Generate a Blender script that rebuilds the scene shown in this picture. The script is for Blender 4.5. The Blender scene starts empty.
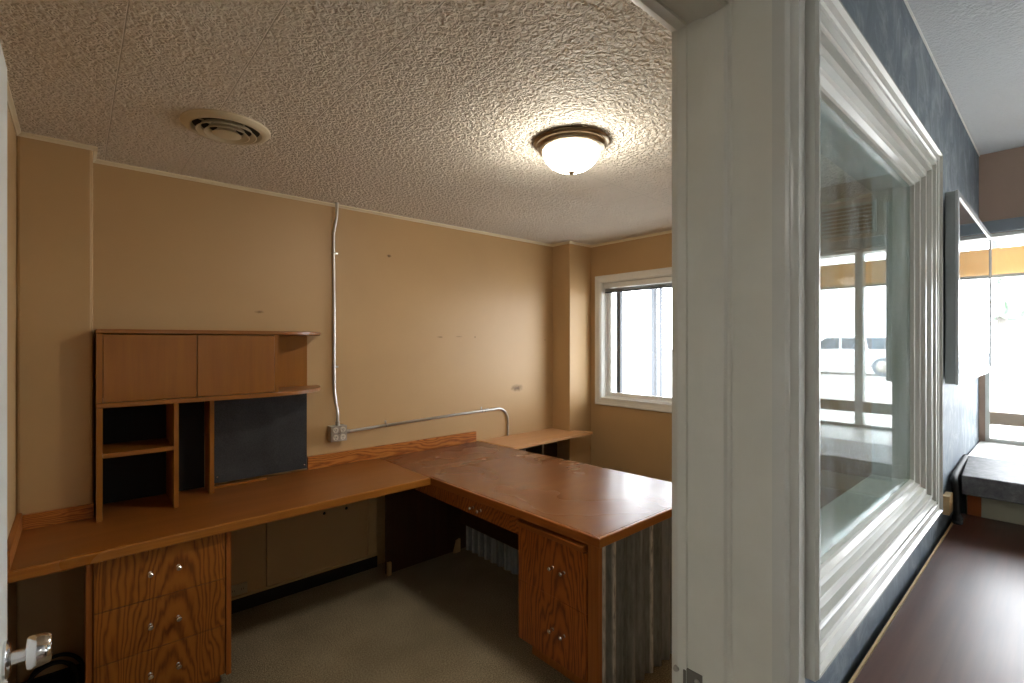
import bpy, bmesh, math, random
from mathutils import Vector, Matrix
random.seed(7)
S = bpy.context.scene
COL = S.collection
PI = math.pi

# ------------------------------------------------------------------ colour / material helpers
def lin(c):
    def f(v):
        v /= 255.0
        return v/12.92 if v <= 0.04045 else ((v+0.055)/1.055)**2.4
    return (f(c[0]), f(c[1]), f(c[2]), 1.0)

class NT:
    def __init__(self, name):
        self.m = bpy.data.materials.new(name); self.m.use_nodes = True
        self.t = self.m.node_tree; self.t.nodes.clear()
        self.out = self.t.nodes.new('ShaderNodeOutputMaterial')
    def n(self, typ, **kw):
        nd = self.t.nodes.new(typ)
        for k, v in kw.items():
            setattr(nd, k, v)
        return nd
    def l(self, a, b): self.t.links.new(a, b)
    def val(self, sock, v):
        if hasattr(v, 'links') or isinstance(v, bpy.types.NodeSocket): self.l(v, sock)
        else: sock.default_value = v
    def math(self, op, a, b=None, clamp=False):
        nd = self.n('ShaderNodeMath', operation=op); nd.use_clamp = clamp
        self.val(nd.inputs[0], a)
        if b is not None: self.val(nd.inputs[1], b)
        return nd.outputs[0]
    def coord(self, kind='Object', scale=(1,1,1), rot=(0,0,0), loc=(0,0,0)):
        tc = self.n('ShaderNodeTexCoord'); mp = self.n('ShaderNodeMapping')
        self.l(tc.outputs[kind], mp.inputs['Vector'])
        mp.inputs['Scale'].default_value = scale; mp.inputs['Rotation'].default_value = rot
        mp.inputs['Location'].default_value = loc
        return mp.outputs[0]
    def world(self, scale=(1,1,1)):
        g = self.n('ShaderNodeNewGeometry'); mp = self.n('ShaderNodeMapping')
        self.l(g.outputs['Position'], mp.inputs['Vector']); mp.inputs['Scale'].default_value = scale
        return mp.outputs[0]
    def noise(self, vec, scale=5, detail=3, rough=0.5, dist=0):
        nd = self.n('ShaderNodeTexNoise')
        self.l(vec, nd.inputs['Vector']); nd.inputs['Scale'].default_value = scale
        nd.inputs['Detail'].default_value = detail; nd.inputs['Roughness'].default_value = rough
        nd.inputs['Distortion'].default_value = dist
        return nd.outputs['Fac']
    def ramp(self, fac, stops):
        nd = self.n('ShaderNodeValToRGB'); self.l(fac, nd.inputs[0])
        cr = nd.color_ramp
        while len(cr.elements) < len(stops): cr.elements.new(0.5)
        for e, (p, c) in zip(cr.elements, stops):
            e.position = p; e.color = c if len(c) == 4 else (*c, 1)
        return nd.outputs[0]
    def mix(self, fac, a, b, blend='MIX'):
        nd = self.n('ShaderNodeMix', data_type='RGBA', blend_type=blend)
        self.val(nd.inputs[0], fac); self.val(nd.inputs[6], a); self.val(nd.inputs[7], b)
        return nd.outputs[2]
    def bump(self, h, strength=0.3, dist=0.01):
        nd = self.n('ShaderNodeBump'); self.l(h, nd.inputs['Height'])
        nd.inputs['Strength'].default_value = strength; nd.inputs['Distance'].default_value = dist
        return nd.outputs[0]
    def bsdf(self, color, rough=0.5, metal=0.0, normal=None, spec=0.5, coat=0.0, coat_rough=0.1):
        b = self.n('ShaderNodeBsdfPrincipled')
        self.val(b.inputs['Base Color'], color); self.val(b.inputs['Roughness'], rough)
        self.val(b.inputs['Metallic'], metal)
        b.inputs['Specular IOR Level'].default_value = spec
        if coat: b.inputs['Coat Weight'].default_value = coat; b.inputs['Coat Roughness'].default_value = coat_rough
        if normal is not None: self.l(normal, b.inputs['Normal'])
        self.l(b.outputs[0], self.out.inputs['Surface'])
        return b

def m_plain(name, c, rough=0.5, metal=0.0, var=0.05, vscale=6, bumpv=0.0, bscale=80, spec=0.5):
    t = NT(name); v = t.world()
    n = t.noise(v, vscale, 4, 0.6)
    L = lin(c)
    lo = tuple(x*(1-var) for x in L[:3]); hi = tuple(min(1, x*(1+var)) for x in L[:3])
    colr = t.ramp(n, [(0.3, lo), (0.7, hi)])
    nm = None
    if bumpv: nm = t.bump(t.noise(v, bscale, 3), bumpv, 0.003)
    t.bsdf(colr, rough, metal, nm, spec)
    return t.m

def m_oak(name, light, mid, dark, across='X', along='Z', xc=0.3, c0=0.12, slope=0.22, freq=55, rough=0.38):
    """plain-sawn oak: growth rings cut by a tilted plane, with fine pores"""
    t = NT(name); v = t.coord('Object')
    s = t.n('ShaderNodeSeparateXYZ'); t.l(v, s.inputs[0])
    ax = s.outputs[across]; al = s.outputs[along]
    sc = {'X': 0, 'Y': 1, 'Z': 2}; scl = [5, 5, 5]; scl[sc[along]] = 1.1
    vv = t.coord('Object', tuple(scl))
    wob = t.math('SUBTRACT', t.noise(vv, 1.6, 3, 0.55, 0.3), 0.5)
    wob2 = t.math('SUBTRACT', t.noise(vv, 9, 2, 0.5), 0.5)
    dx = t.math('ADD', t.math('SUBTRACT', ax, xc), t.math('MULTIPLY', wob, 0.16))
    dz = t.math('ADD', t.math('MULTIPLY', al, slope), c0)
    r = t.math('SQRT', t.math('ADD', t.math('MULTIPLY', dx, dx), t.math('MULTIPLY', dz, dz)))
    r = t.math('ADD', r, t.math('MULTIPLY', wob2, 0.010))
    sn = t.math('SINE', t.math('MULTIPLY', r, freq*2*PI))
    f = t.math('ADD', t.math('MULTIPLY', sn, 0.5), 0.5)
    fs = [140, 140, 140]; fs[sc[along]] = 5
    fib = t.noise(t.coord('Object', tuple(fs)), 2.0, 3, 0.7)
    f2 = t.math('ADD', t.math('MULTIPLY', f, 0.55), t.math('MULTIPLY', fib, 0.45))
    colr = t.ramp(f2, [(0.12, lin(dark)), (0.34, lin(mid)), (0.72, lin(light))])
    big = t.noise(vv, 0.9, 2)
    colr = t.mix(t.math('MULTIPLY', big, 0.35), colr, lin(mid), 'MULTIPLY')
    t.bsdf(colr, rough, 0, t.bump(fib, 0.08, 0.002), 0.45)
    return t.m

def m_lam(name, light, dark, along='X', rough=0.3, fine=70, var=0.25, spec=0.5, bump=0.05, det=4):
    """straight-grained wood laminate"""
    t = NT(name)
    sc = {'X': 0, 'Y': 1, 'Z': 2}[along]
    a = [fine]*3; a[sc] = 2.2
    b = [14]*3; b[sc] = 0.8
    f1 = t.noise(t.coord('Object', tuple(a)), 1.0, det, 0.65, 0.2)
    f2 = t.noise(t.coord('Object', tuple(b)), 1.0, min(det, 3), 0.5, 0.2)
    f = t.math('ADD', t.math('MULTIPLY', f1, 0.65), t.math('MULTIPLY', f2, 0.35))
    colr = t.ramp(f, [(0.5-var, lin(dark)), (0.5+var, lin(light))])
    rv = t.math('ADD', t.math('MULTIPLY', t.noise(t.coord('Object'), 2.5, 2, 0.5), 0.06), rough-0.03)
    t.bsdf(colr, rv, 0, t.bump(f1, bump, 0.002) if bump else None, spec)
    return t.m

def m_metal(name, c, rough=0.3):
    t = NT(name); v = t.coord('Object')
    n = t.noise(v, 30, 3)
    t.bsdf(lin(c), t.math('ADD', t.math('MULTIPLY', n, 0.12), rough-0.05), 1.0)
    return t.m

def m_glass(name, dust=0.0, tint=(1,1,1,1), refl=0.96):
    t = NT(name)
    g = t.n('ShaderNodeNewGeometry')
    dp = t.n('ShaderNodeVectorMath', operation='DOT_PRODUCT')
    t.l(g.outputs['Incoming'], dp.inputs[0]); t.l(g.outputs['Normal'], dp.inputs[1])
    c = t.math('ABSOLUTE', dp.outputs['Value'])
    f = t.math('ADD', t.math('MULTIPLY', t.math('POWER', t.math('SUBTRACT', 1.0, c, True), 5.0), refl), 0.03)
    tr = t.n('ShaderNodeBsdfTransparent'); tr.inputs[0].default_value = tint
    gl = t.n('ShaderNodeBsdfGlossy'); gl.inputs['Roughness'].default_value = 0.0
    mx = t.n('ShaderNodeMixShader'); t.l(f, mx.inputs[0]); t.l(tr.outputs[0], mx.inputs[1]); t.l(gl.outputs[0], mx.inputs[2])
    last = mx.outputs[0]
    if dust:
        v = t.coord('Object', (6, 6, 1.2), (0.0, 0.5, 0))
        n = t.noise(v, 2.5, 5, 0.65, 0.8)
        d = t.math('MULTIPLY', t.math('SUBTRACT', n, 0.35, True), dust*3)
        df = t.n('ShaderNodeBsdfDiffuse'); df.inputs[0].default_value = (0.75, 0.78, 0.78, 1)
        m2 = t.n('ShaderNodeMixShader'); t.l(d, m2.inputs[0]); t.l(last, m2.inputs[1]); t.l(df.outputs[0], m2.inputs[2])
        last = m2.outputs[0]
    t.l(last, t.out.inputs['Surface'])
    return t.m

def m_emit(name, c, strength):
    t = NT(name)
    e = t.n('ShaderNodeEmission'); e.inputs[0].default_value = c; e.inputs[1].default_value = strength
    t.l(e.outputs[0], t.out.inputs['Surface'])
    return t.m

# ------------------------------------------------------------------ specific materials
def m_wall_tan():
    t = NT('tan_paint'); v = t.world()
    n = t.noise(v, 1.2, 5, 0.6, 0.3)
    L = lin((188, 155, 110))
    colr = t.ramp(n, [(0.3, tuple(x*0.95 for x in L[:3])), (0.7, tuple(x*1.04 for x in L[:3]))])
    # scuffs with a place of their own on the wall
    def spot(colr, p, r, amt, sx=1.0):
        sub = t.n('ShaderNodeVectorMath', operation='SUBTRACT'); t.l(v, sub.inputs[0]); sub.inputs[1].default_value = p
        mul = t.n('ShaderNodeVectorMath', operation='MULTIPLY'); t.l(sub.outputs[0], mul.inputs[0]); mul.inputs[1].default_value = (1/sx, 1, 1)
        ln = t.n('ShaderNodeVectorMath', operation='LENGTH'); t.l(mul.outputs[0], ln.inputs[0])
        d = t.math('ADD', ln.outputs['Value'], t.math('MULTIPLY', t.math('SUBTRACT', t.noise(v, 40, 3), 0.5), r*0.9))
        k = t.math('MULTIPLY', t.math('SUBTRACT', 1.0, t.math('DIVIDE', d, r), True), amt)
        return t.mix(k, colr, lin((110, 84, 52)))
    for p, r, a, sx in [((2.863, 3.17, 1.141), 0.034, 1.1, 2.4), ((1.648, 3.17, 2.147), 0.012, 1.8, 1.6), ((2.073, 3.17, 1.579), 0.008, 0.9, 4.0), ((2.407, 3.17, 1.581), 0.009, 1.2, 1.0),
                        ((0.813, 3.17, 1.72), 0.010, 0.9, 3.0), ((3.208, 3.17, 1.559), 0.008, 1.0, 1.0), ((2.25, 3.17, 1.583), 0.006, 0.8, 6.0)]:
        colr = spot(colr, p, r, a, sx)
    t.bsdf(colr, 0.48, 0, t.bump(t.noise(v, 160, 3), 0.06, 0.002), 0.4)
    return t.m

def m_ceiling(name, c, amt, scale, seams=True):
    t = NT(name); v = t.world()
    n1 = t.noise(v, scale, 1.5, 0.5, 0.7)
    n2 = t.noise(v, scale*2.6, 2, 0.5, 0.6)
    h = t.math('ADD', t.math('MULTIPLY', t.ramp(n1, [(0.36, (0,0,0)), (0.62, (1,1,1))]), 1.0), t.math('MULTIPLY', n2, 0.35))
    big = t.noise(v, 0.9, 3)
    L = lin(c)
    colr = t.ramp(big, [(0.3, tuple(x*0.93 for x in L[:3])), (0.7, tuple(min(1, x*1.03) for x in L[:3]))])
    if seams:
        s = t.n('ShaderNodeSeparateXYZ'); t.l(v, s.inputs[0])
        wb = t.math('MULTIPLY', t.math('SUBTRACT', t.noise(v, 3, 2), 0.5), 0.006)
        g = None
        for ax, off, per in (('X', 0.103, 0.3105), ('Y', 0.772, 0.3155)):
            u = t.math('ADD', t.math('SUBTRACT', s.outputs[ax], off-20*per), wb)
            fr = t.math('FRACT', t.math('ADD', t.math('DIVIDE', u, per), 0.5))
            d = t.math('ABSOLUTE', t.math('SUBTRACT', fr, 0.5))
            k = t.math('SUBTRACT', 1.0, t.math('DIVIDE', d, 0.0075), True)
            g = k if g is None else t.math('MAXIMUM', g, k)
        vis = t.math('ADD', t.math('MULTIPLY', t.noise(v, 1.7, 2), 1.1), -0.1, True)
        g = t.math('MULTIPLY', g, vis)
        h = t.math('SUBTRACT', h, t.math('MULTIPLY', g, 1.6))
        colr = t.mix(t.math('MULTIPLY', g, 0.55), colr, lin((112, 96, 72)))
    t.bsdf(colr, 0.75, 0, t.bump(h, amt, 0.012), 0.25)
    return t.m

def m_carpet():
    t = NT('carpet_pile'); v = t.world()
    n = t.noise(v, 160, 3, 0.7); b = t.noise(v, 3, 3)
    f = t.math('ADD', t.math('MULTIPLY', n, 0.8), t.math('MULTIPLY', b, 0.2))
    colr = t.ramp(f, [(0.32, lin((84, 76, 60))), (0.5, lin((140, 128, 104))), (0.68, lin((186, 174, 148)))])
    t.bsdf(colr, 0.95, 0, t.bump(n, 0.7, 0.008), 0.1)
    return t.m

def m_slate():
    t = NT('slate_paint'); v = t.world()
    n = t.noise(t.world((5, 5, 4.0)), 2.2, 6, 0.72, 0.8)
    b = t.noise(v, 1.6, 4, 0.6)
    sc = t.noise(t.world((20, 20, 9)), 1.6, 3, 0.6, 1.5)
    f = t.math('ADD', t.math('MULTIPLY', n, 0.6), t.math('MULTIPLY', b, 0.4))
    colr = t.ramp(f, [(0.36, lin((78, 88, 99))), (0.5, lin((96, 107, 117))), (0.64, lin((138, 147, 153)))])
    colr = t.mix(t.ramp(sc, [(0.66, (0,0,0)), (0.76, (0.6,0.6,0.6))]), colr, lin((164, 174, 180)))
    t.bsdf(colr, 0.55, 0, t.bump(n, 0.15, 0.004), 0.35)
    return t.m

def m_galv():
    t = NT('galvanised_steel'); v = t.world()
    st = t.noise(t.world((11, 11, 0.35)), 1.6, 2, 0.5)
    sp = t.noise(t.world((60, 60, 12)), 1.0, 3, 0.6)
    f = t.math('ADD', t.math('MULTIPLY', st, 0.6), t.math('MULTIPLY', sp, 0.4))
    colr = t.ramp(f, [(0.36, lin((92, 98, 102))), (0.62, lin((138, 144, 148)))])
    # whitish streaks along some of the crests
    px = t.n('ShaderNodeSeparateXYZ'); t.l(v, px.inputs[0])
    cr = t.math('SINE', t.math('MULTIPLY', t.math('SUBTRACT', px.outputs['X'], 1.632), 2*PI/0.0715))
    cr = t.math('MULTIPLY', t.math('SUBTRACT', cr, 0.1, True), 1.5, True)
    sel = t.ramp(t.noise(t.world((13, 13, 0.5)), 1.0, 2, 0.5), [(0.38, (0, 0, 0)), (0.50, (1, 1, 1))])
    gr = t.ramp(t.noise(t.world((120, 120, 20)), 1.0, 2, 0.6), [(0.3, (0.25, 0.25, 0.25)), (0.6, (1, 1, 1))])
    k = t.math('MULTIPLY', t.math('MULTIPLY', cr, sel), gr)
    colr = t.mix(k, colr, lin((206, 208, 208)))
    t.bsdf(colr, t.math('ADD', t.math('MULTIPLY', sp, 0.2), 0.36), 0.2)
    return t.m

def m_counter():
    t = NT('cherry_counter')
    f1 = t.noise(t.coord('Object', (2.2, 45, 45)), 1.0, 4, 0.65, 0.2)
    f2 = t.noise(t.coord('Object', (0.9, 9, 9)), 1.0, 3, 0.6, 0.8)
    f = t.math('ADD', t.math('MULTIPLY', f1, 0.5), t.math('MULTIPLY', f2, 0.5))
    colr = t.ramp(f, [(0.3, lin((62, 36, 30))), (0.7, lin((100, 62, 48)))])
    rv = t.math('ADD', t.math('MULTIPLY', t.noise(t.coord('Object'), 3, 3, 0.5), 0.12), 0.28)
    t.bsdf(colr, rv, 0, None, 0.46)
    return t.m

def m_graylam():
    t = NT('grey_laminate'); v = t.world()
    n = t.noise(t.world((4, 4, 4)), 9, 5, 0.75, 0.4)
    colr = t.ramp(n, [(0.3, lin((84, 83, 86))), (0.55, lin((112, 111, 112))), (0.75, lin((140, 139, 138)))])
    t.bsdf(colr, 0.5, 0, None, 0.22)
    return t.m

def m_fabric():
    t = NT('charcoal_fabric'); v = t.coord('Object', (1, 1, 1))
    n = t.noise(t.coord('Object', (260, 260, 260)), 1, 3, 0.7)
    b = t.noise(v, 6, 3)
    f = t.math('ADD', t.math('MULTIPLY', n, 0.6), t.math('MULTIPLY', b, 0.4))
    colr = t.ramp(f, [(0.35, lin((46, 46, 47))), (0.65, lin((74, 74, 75)))])
    t.bsdf(colr, 0.9, 0, t.bump(n, 0.3, 0.002), 0.15)
    return t.m

OAKL, OAKM, OAKD = (172, 110, 42), (150, 90, 32), (98, 54, 18)
M = dict(
    tan=m_wall_tan(), ceil=m_ceiling('ceiling_tile', (236, 228, 214), 0.85, 56),
    ceil2=m_ceiling('shop_ceiling', (205, 208, 210), 0.35, 90, False), carpet=m_carpet(), slate=m_slate(),
    taupe=m_plain('taupe_paint', (184, 158, 140), 0.6, var=0.03), cream=m_plain('cream_trim', (226, 212, 180), 0.45),
    white=m_plain('white_gloss', (200, 200, 192), 0.2, var=0.03, vscale=12, bumpv=0.05, bscale=35, spec=0.6),
    jambw=m_plain('white_jamb', (206, 204, 192), 0.34, var=0.04, vscale=9, bumpv=0.06, bscale=30),
    whitew=m_plain('window_white', (228, 228, 222), 0.35, var=0.02), shopw=m_plain('shop_wall_white', (214, 208, 198), 0.7, var=0.03),
    oak_drawer=m_oak('oak_drawers', OAKL, OAKM, OAKD, 'X', 'Z', 0.27, 0.03, 0.13, 62),
    oak_pen=m_oak('oak_cabinet', (176, 100, 36), (146, 78, 26), (84, 40, 12), 'Y', 'Z', 0.17, 0.03, 0.12, 62),
    oak_apron=m_oak('oak_apron', (172, 100, 38), (142, 78, 28), (80, 40, 12), 'Y', 'Z', -0.4, 0.25, 0.8, 60),
    oak_frame=m_lam('oak_frame', (182, 112, 46), (120, 64, 22), 'Z', 0.4, 90),
    oak_x=m_oak('oak_strip', (196, 128, 58), (170, 100, 38), (104, 54, 18), 'Z', 'X', 0.02, 0.05, 0.03, 110),
    oak_y=m_lam('oak_strip_side', (186, 118, 52), (124, 70, 26), 'Y', 0.4, 90),
    edge_x=m_lam('edge_oak', (180, 118, 48), (136, 82, 30), 'X', 0.28, 90),
    edge_y=m_lam('edge_oak_side', (168, 98, 40), (118, 62, 22), 'Y', 0.28, 90),
    desk=m_lam('desk_laminate', (150, 94, 42), (120, 70, 28), 'X', 0.29, 15, 0.34, bump=0, spec=0.45, det=1),
    desk2=m_lam('peninsula_laminate', (132, 86, 52), (112, 68, 39), 'X', 0.27, 9, 0.40, bump=0, spec=0.42, det=1),
    maple=m_lam('hutch_maple', (154, 97, 22), (124, 72, 12), 'Z', 0.36, 30, 0.3),
    maple_x=m_lam('hutch_edge', (152, 96, 32), (122, 71, 18), 'X', 0.34, 60, 0.3),
    lightlam=m_lam('pale_laminate', (222, 172, 122), (196, 144, 96), 'X', 0.4, 60, 0.3),
    darkpanel=m_lam('dark_panel', (78, 50, 32), (48, 28, 18), 'Z', 0.5, 40, 0.3),
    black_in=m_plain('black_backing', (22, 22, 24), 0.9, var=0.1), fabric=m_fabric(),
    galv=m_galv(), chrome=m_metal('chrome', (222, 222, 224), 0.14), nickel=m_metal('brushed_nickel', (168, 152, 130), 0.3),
    emt=m_metal('emt_pipe', (196, 194, 188), 0.3), boxsteel=m_metal('box_steel', (176, 172, 164), 0.42),
    plate=m_metal('strike_metal', (120, 116, 108), 0.5), black=m_plain('black_rubber', (18, 18, 20), 0.65, var=0.1),
    base=m_plain('black_cove_base', (16, 15, 15), 0.6, var=0.1), ivory=m_plain('ivory_plastic', (176, 160, 128), 0.45),
    receptacle=m_plain('grey_receptacle', (206, 200, 186), 0.5), hole=m_plain('dark_hole', (12, 10, 9), 0.9),
    ventc=m_plain('vent_enamel', (212, 200, 172), 0.38, var=0.03), ventd=m_plain('vent_dark', (30, 26, 20), 0.8),
    door=m_plain('door_paint', (216, 218, 216), 0.4, var=0.02),
    counter=m_counter(), graylam=m_graylam(), panelw=m_plain('cream_panel', (214, 210, 184), 0.5),
    orange=m_lam('orange_wood', (206, 112, 50), (168, 80, 30), 'Z', 0.45, 60), tanwood=m_lam('pine_block', (206, 176, 128), (180, 148, 100), 'Z', 0.5, 60),
    silver=m_plain('silver_bezel', (196, 200, 202), 0.25, var=0.02, spec=0.7), screen=m_plain('screen_glass', (70, 78, 84), 0.03, var=0.01, spec=1.0),
    greyside=m_plain('grey_casing', (156, 164, 164), 0.45), valance=m_plain('tan_valance', (214, 176, 120), 0.8, var=0.05),
    rail=m_plain('tan_rail', (168, 150, 132), 0.6), greytrim=m_plain('grey_header', (140, 148, 156), 0.5),
    glass=m_glass('clear_glass'), glass_d=m_glass('dusty_glass', 0.15, (0.70, 0.80, 0.80, 1), 0.60),
    blind=m_plain('blind_grey', (150, 152, 146), 0.5),
    bowl=m_emit('lit_bowl', (1.0, 0.93, 0.80, 1), 50.0),
    fill_bowl=m_emit('added_fill_bowl', (1.0, 0.97, 0.90, 1), 26.0),  # glow of the added fill domes in the unseen shop
    asphalt=m_plain('concrete_lot', (176, 174, 170), 0.9, var=0.06), carwhite=m_plain('car_white', (226, 228, 230), 0.2, var=0.01),
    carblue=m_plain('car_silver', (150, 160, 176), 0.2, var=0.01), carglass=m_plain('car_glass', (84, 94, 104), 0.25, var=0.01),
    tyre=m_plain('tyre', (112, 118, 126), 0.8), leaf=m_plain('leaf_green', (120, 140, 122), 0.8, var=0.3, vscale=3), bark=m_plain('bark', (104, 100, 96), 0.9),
    postm=m_plain('post_grey', (58, 64, 72), 0.5), shopfloor=m_lam('shop_floor', (120, 84, 62), (84, 56, 42), 'X', 0.35, 30),
)

def m_translucent(name, c):
    t = NT(name)
    d = t.n('ShaderNodeBsdfDiffuse'); d.inputs[0].default_value = lin(c)
    g = t.n('ShaderNodeBsdfTranslucent'); g.inputs[0].default_value = lin(c)
    mx = t.n('ShaderNodeMixShader'); mx.inputs[0].default_value = 0.42
    t.l(d.outputs[0], mx.inputs[1]); t.l(g.outputs[0], mx.inputs[2]); t.l(mx.outputs[0], t.out.inputs['Surface'])
    return t.m
M['valance'] = m_translucent('tan_valance_cloth', (232, 208, 168))

# ------------------------------------------------------------------ mesh helpers (all in world coordinates)
def BM(): return bmesh.new()
def box(bm, x0, x1, y0, y1, z0, z1):
    vs = [bm.verts.new(p) for p in ((x0,y0,z0),(x1,y0,z0),(x1,y1,z0),(x0,y1,z0),(x0,y0,z1),(x1,y0,z1),(x1,y1,z1),(x0,y1,z1))]
    for f in ((3,2,1,0),(4,5,6,7),(0,1,5,4),(1,2,6,5),(2,3,7,6),(3,0,4,7)): bm.faces.new([vs[i] for i in f])
    return vs
def prism(bm, pts, z0, z1):
    lo = [bm.verts.new((x, y, z0)) for x, y in pts]; hi = [bm.verts.new((x, y, z1)) for x, y in pts]
    n = len(pts); bm.faces.new(lo[::-1]); bm.faces.new(hi)
    for i in range(n): j = (i+1) % n; bm.faces.new((lo[i], lo[j], hi[j], hi[i]))
def extrude_poly(bm, pts3, vec):
    a = [bm.verts.new(p) for p in pts3]; b = [bm.verts.new(Vector(p)+Vector(vec)) for p in pts3]
    n = len(a); bm.faces.new(a[::-1]); bm.faces.new(b)
    for i in range(n): j = (i+1) % n; bm.faces.new((a[i], a[j], b[j], b[i]))
def lathe(bm, prof, centre, axis='Z', seg=40):
    """prof: (radius, along) pairs"""
    c = Vector(centre); rings = []
    ax = {'X': (Vector((0,1,0)), Vector((0,0,1)), Vector((1,0,0))), 'Y': (Vector((1,0,0)), Vector((0,0,1)), Vector((0,1,0))), 'Z': (Vector((1,0,0)), Vector((0,1,0)), Vector((0,0,1)))}[axis]
    for r, h in prof:
        if r < 1e-6: rings.append([bm.verts.new(c+ax[2]*h)])
        else: rings.append([bm.verts.new(c+ax[0]*(r*math.cos(2*PI*i/seg))+ax[1]*(r*math.sin(2*PI*i/seg))+ax[2]*h) for i in range(seg)])
    for a, b in zip(rings, rings[1:]):
        for i in range(seg):
            j = (i+1) % seg
            if len(a) == 1 and len(b) == 1: continue
            if len(a) == 1: bm.faces.new((a[0], b[i], b[j]))
            elif len(b) == 1: bm.faces.new((a[i], a[j], b[0]))
            else: bm.faces.new((a[i], a[j], b[j], b[i]))
def tube(bm, pts, r, seg=12):
    pts = [Vector(p) for p in pts]; rings = []
    up = Vector((0.123, 0.456, 0.881)).normalized(); nrm = None
    for i, p in enumerate(pts):
        t = (pts[min(i+1, len(pts)-1)]-pts[max(i-1, 0)]).normalized()
        if nrm is None: nrm = t.cross(up).normalized()
        else: nrm = (nrm-t*nrm.dot(t)).normalized()
        bi = t.cross(nrm)
        rings.append([bm.verts.new(p+nrm*(r*math.cos(2*PI*k/seg))+bi*(r*math.sin(2*PI*k/seg))) for k in range(seg)])
    for a, b in zip(rings, rings[1:]):
        for k in range(seg): j = (k+1) % seg; bm.faces.new((a[k], a[j], b[j], b[k]))
    bm.faces.new(rings[0][::-1]); bm.faces.new(rings[-1])
def frame_sweep(bm, x0, x1, z0, z1, prof, plane):
    """mitred frame round a rectangle; prof: (inset, height); plane(u,h)->point"""
    loops = []
    for u, h in prof:
        loops.append([bm.verts.new(plane(a, b, h)) for a, b in ((x0+u, z0+u), (x1-u, z0+u), (x1-u, z1-u), (x0+u, z1-u))])
    n = len(loops)
    for k in range(n):
        a, b = loops[k], loops[(k+1) % n]
        for i in range(4): j = (i+1) % 4; bm.faces.new((a[i], a[j], b[j], b[i]))
def smooth_path(pts, n=8):
    out = []
    P = [Vector(p) for p in pts]
    for i in range(len(P)-1):
        p0 = P[max(i-1, 0)]; p1 = P[i]; p2 = P[i+1]; p3 = P[min(i+2, len(P)-1)]
        for k in range(n):
            t = k/n
            out.append(0.5*((2*p1)+(p2-p0)*t+(2*p0-5*p1+4*p2-p3)*t*t+(3*p1-p0-3*p2+p3)*t**3))
    out.append(P[-1]); return out

def wloc(o):
    v = Vector((0,0,0))
    while o is not None: v += o.location; o = o.parent
    return v
def obj(name, bm, mat, parent=None, smooth=False, bevel=0.0, label=None, origin=None):
    bmesh.ops.recalc_face_normals(bm, faces=bm.faces)
    o_at = Vector(origin) if origin is not None else (wloc(parent) if parent else Vector((0,0,0)))
    for v in bm.verts: v.co -= o_at
    me = bpy.data.meshes.new(name); bm.to_mesh(me); bm.free()
    me.materials.append(M[mat] if isinstance(mat, str) else mat)
    if smooth:
        for p in me.polygons: p.use_smooth = True
    o = bpy.data.objects.new(name, me); COL.objects.link(o)
    if parent:
        o.parent = parent; o.location = o_at - wloc(parent)
    else: o.location = o_at
    if smooth:
        md = o.modifiers.new('EdgeSplit', 'EDGE_SPLIT'); md.split_angle = math.radians(38)
    if bevel:
        b = o.modifiers.new('Bevel', 'BEVEL'); b.width = bevel; b.segments = 2; b.limit_method = 'ANGLE'; b.angle_limit = math.radians(40)
    if label: o['label'] = label
    return o
def thing(name, label, cat, loc=(0,0,0), group=None):
    o = bpy.data.objects.new(name, None); COL.objects.link(o); o.location = loc
    o.empty_display_size = 0.05
    o['label'] = label; o['category'] = cat
    if group: o['group'] = group
    return o
def tag(o, label, cat, group=None):
    o['label'] = label; o['category'] = cat
    if group: o['group'] = group
    return o
def struct(name, bm, mat, label=None, cat=None, **kw):
    o = obj(name, bm, mat, None, **kw); o['kind'] = 'structure'
    if label: o['label'] = label
    if cat: o['category'] = cat
    return o
def sroot(name, label, cat, loc):
    o = thing(name, label, cat, loc); o['kind'] = 'structure'; return o
def dup(o, parent, delta):
    c = o.copy(); COL.objects.link(c); c.parent = parent
    c.location = o.location + Vector(delta)
    for ch in list(o.children):
        d = ch.copy(); COL.objects.link(d); d.parent = c
    return c

H = 2.44
# ================================================================== THE SETTING
bm = BM(); box(bm, -0.34, 3.75, 0.36, 3.32, -0.06, 0.0); struct('floor', bm, 'carpet', 'brown grey carpet floor of the office', 'floor')
bm = BM(); box(bm, -2.6, 3.42, -4.2, 0.36, -0.06, 0.0); struct('floor_shop', bm, 'shopfloor', 'brown floor of the shop beside the office', 'floor')
bm = BM(); box(bm, -0.34, 3.75, 0.36, 3.32, H, H+0.06); struct('ceiling', bm, 'ceil', 'office ceiling of embossed beige tiles with fine seams', 'ceiling')
bm = BM(); box(bm, -2.6, 3.42, -4.2, 0.36, H, H+0.06); struct('ceiling_shop', bm, 'ceil2', 'pale blue grey stippled ceiling above the slate wall', 'ceiling')
bm = BM(); box(bm, -0.34, 3.75, 3.17, 3.32, 0, H); struct('wall_back', bm, 'tan', 'tan back wall above the long desk', 'wall')
bm = BM(); box(bm, -0.34, -0.193, 0.43, 3.17, 0, H); struct('wall_left', bm, 'tan', 'narrow strip of tan left wall beside the door', 'wall')
bm = BM(); box(bm, -0.193, 0.057, 2.97, 3.17, 0, H); struct('wall_left_column', bm, 'tan', 'tan boxed column in the left back corner', 'wall', bevel=0.012)
bm = BM(); box(bm, 3.305, 3.60, 2.955, 3.17, 0, H); struct('wall_corner_column', bm, 'tan', 'tan boxed column in the far corner beside the office window', 'wall', bevel=0.006)
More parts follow.
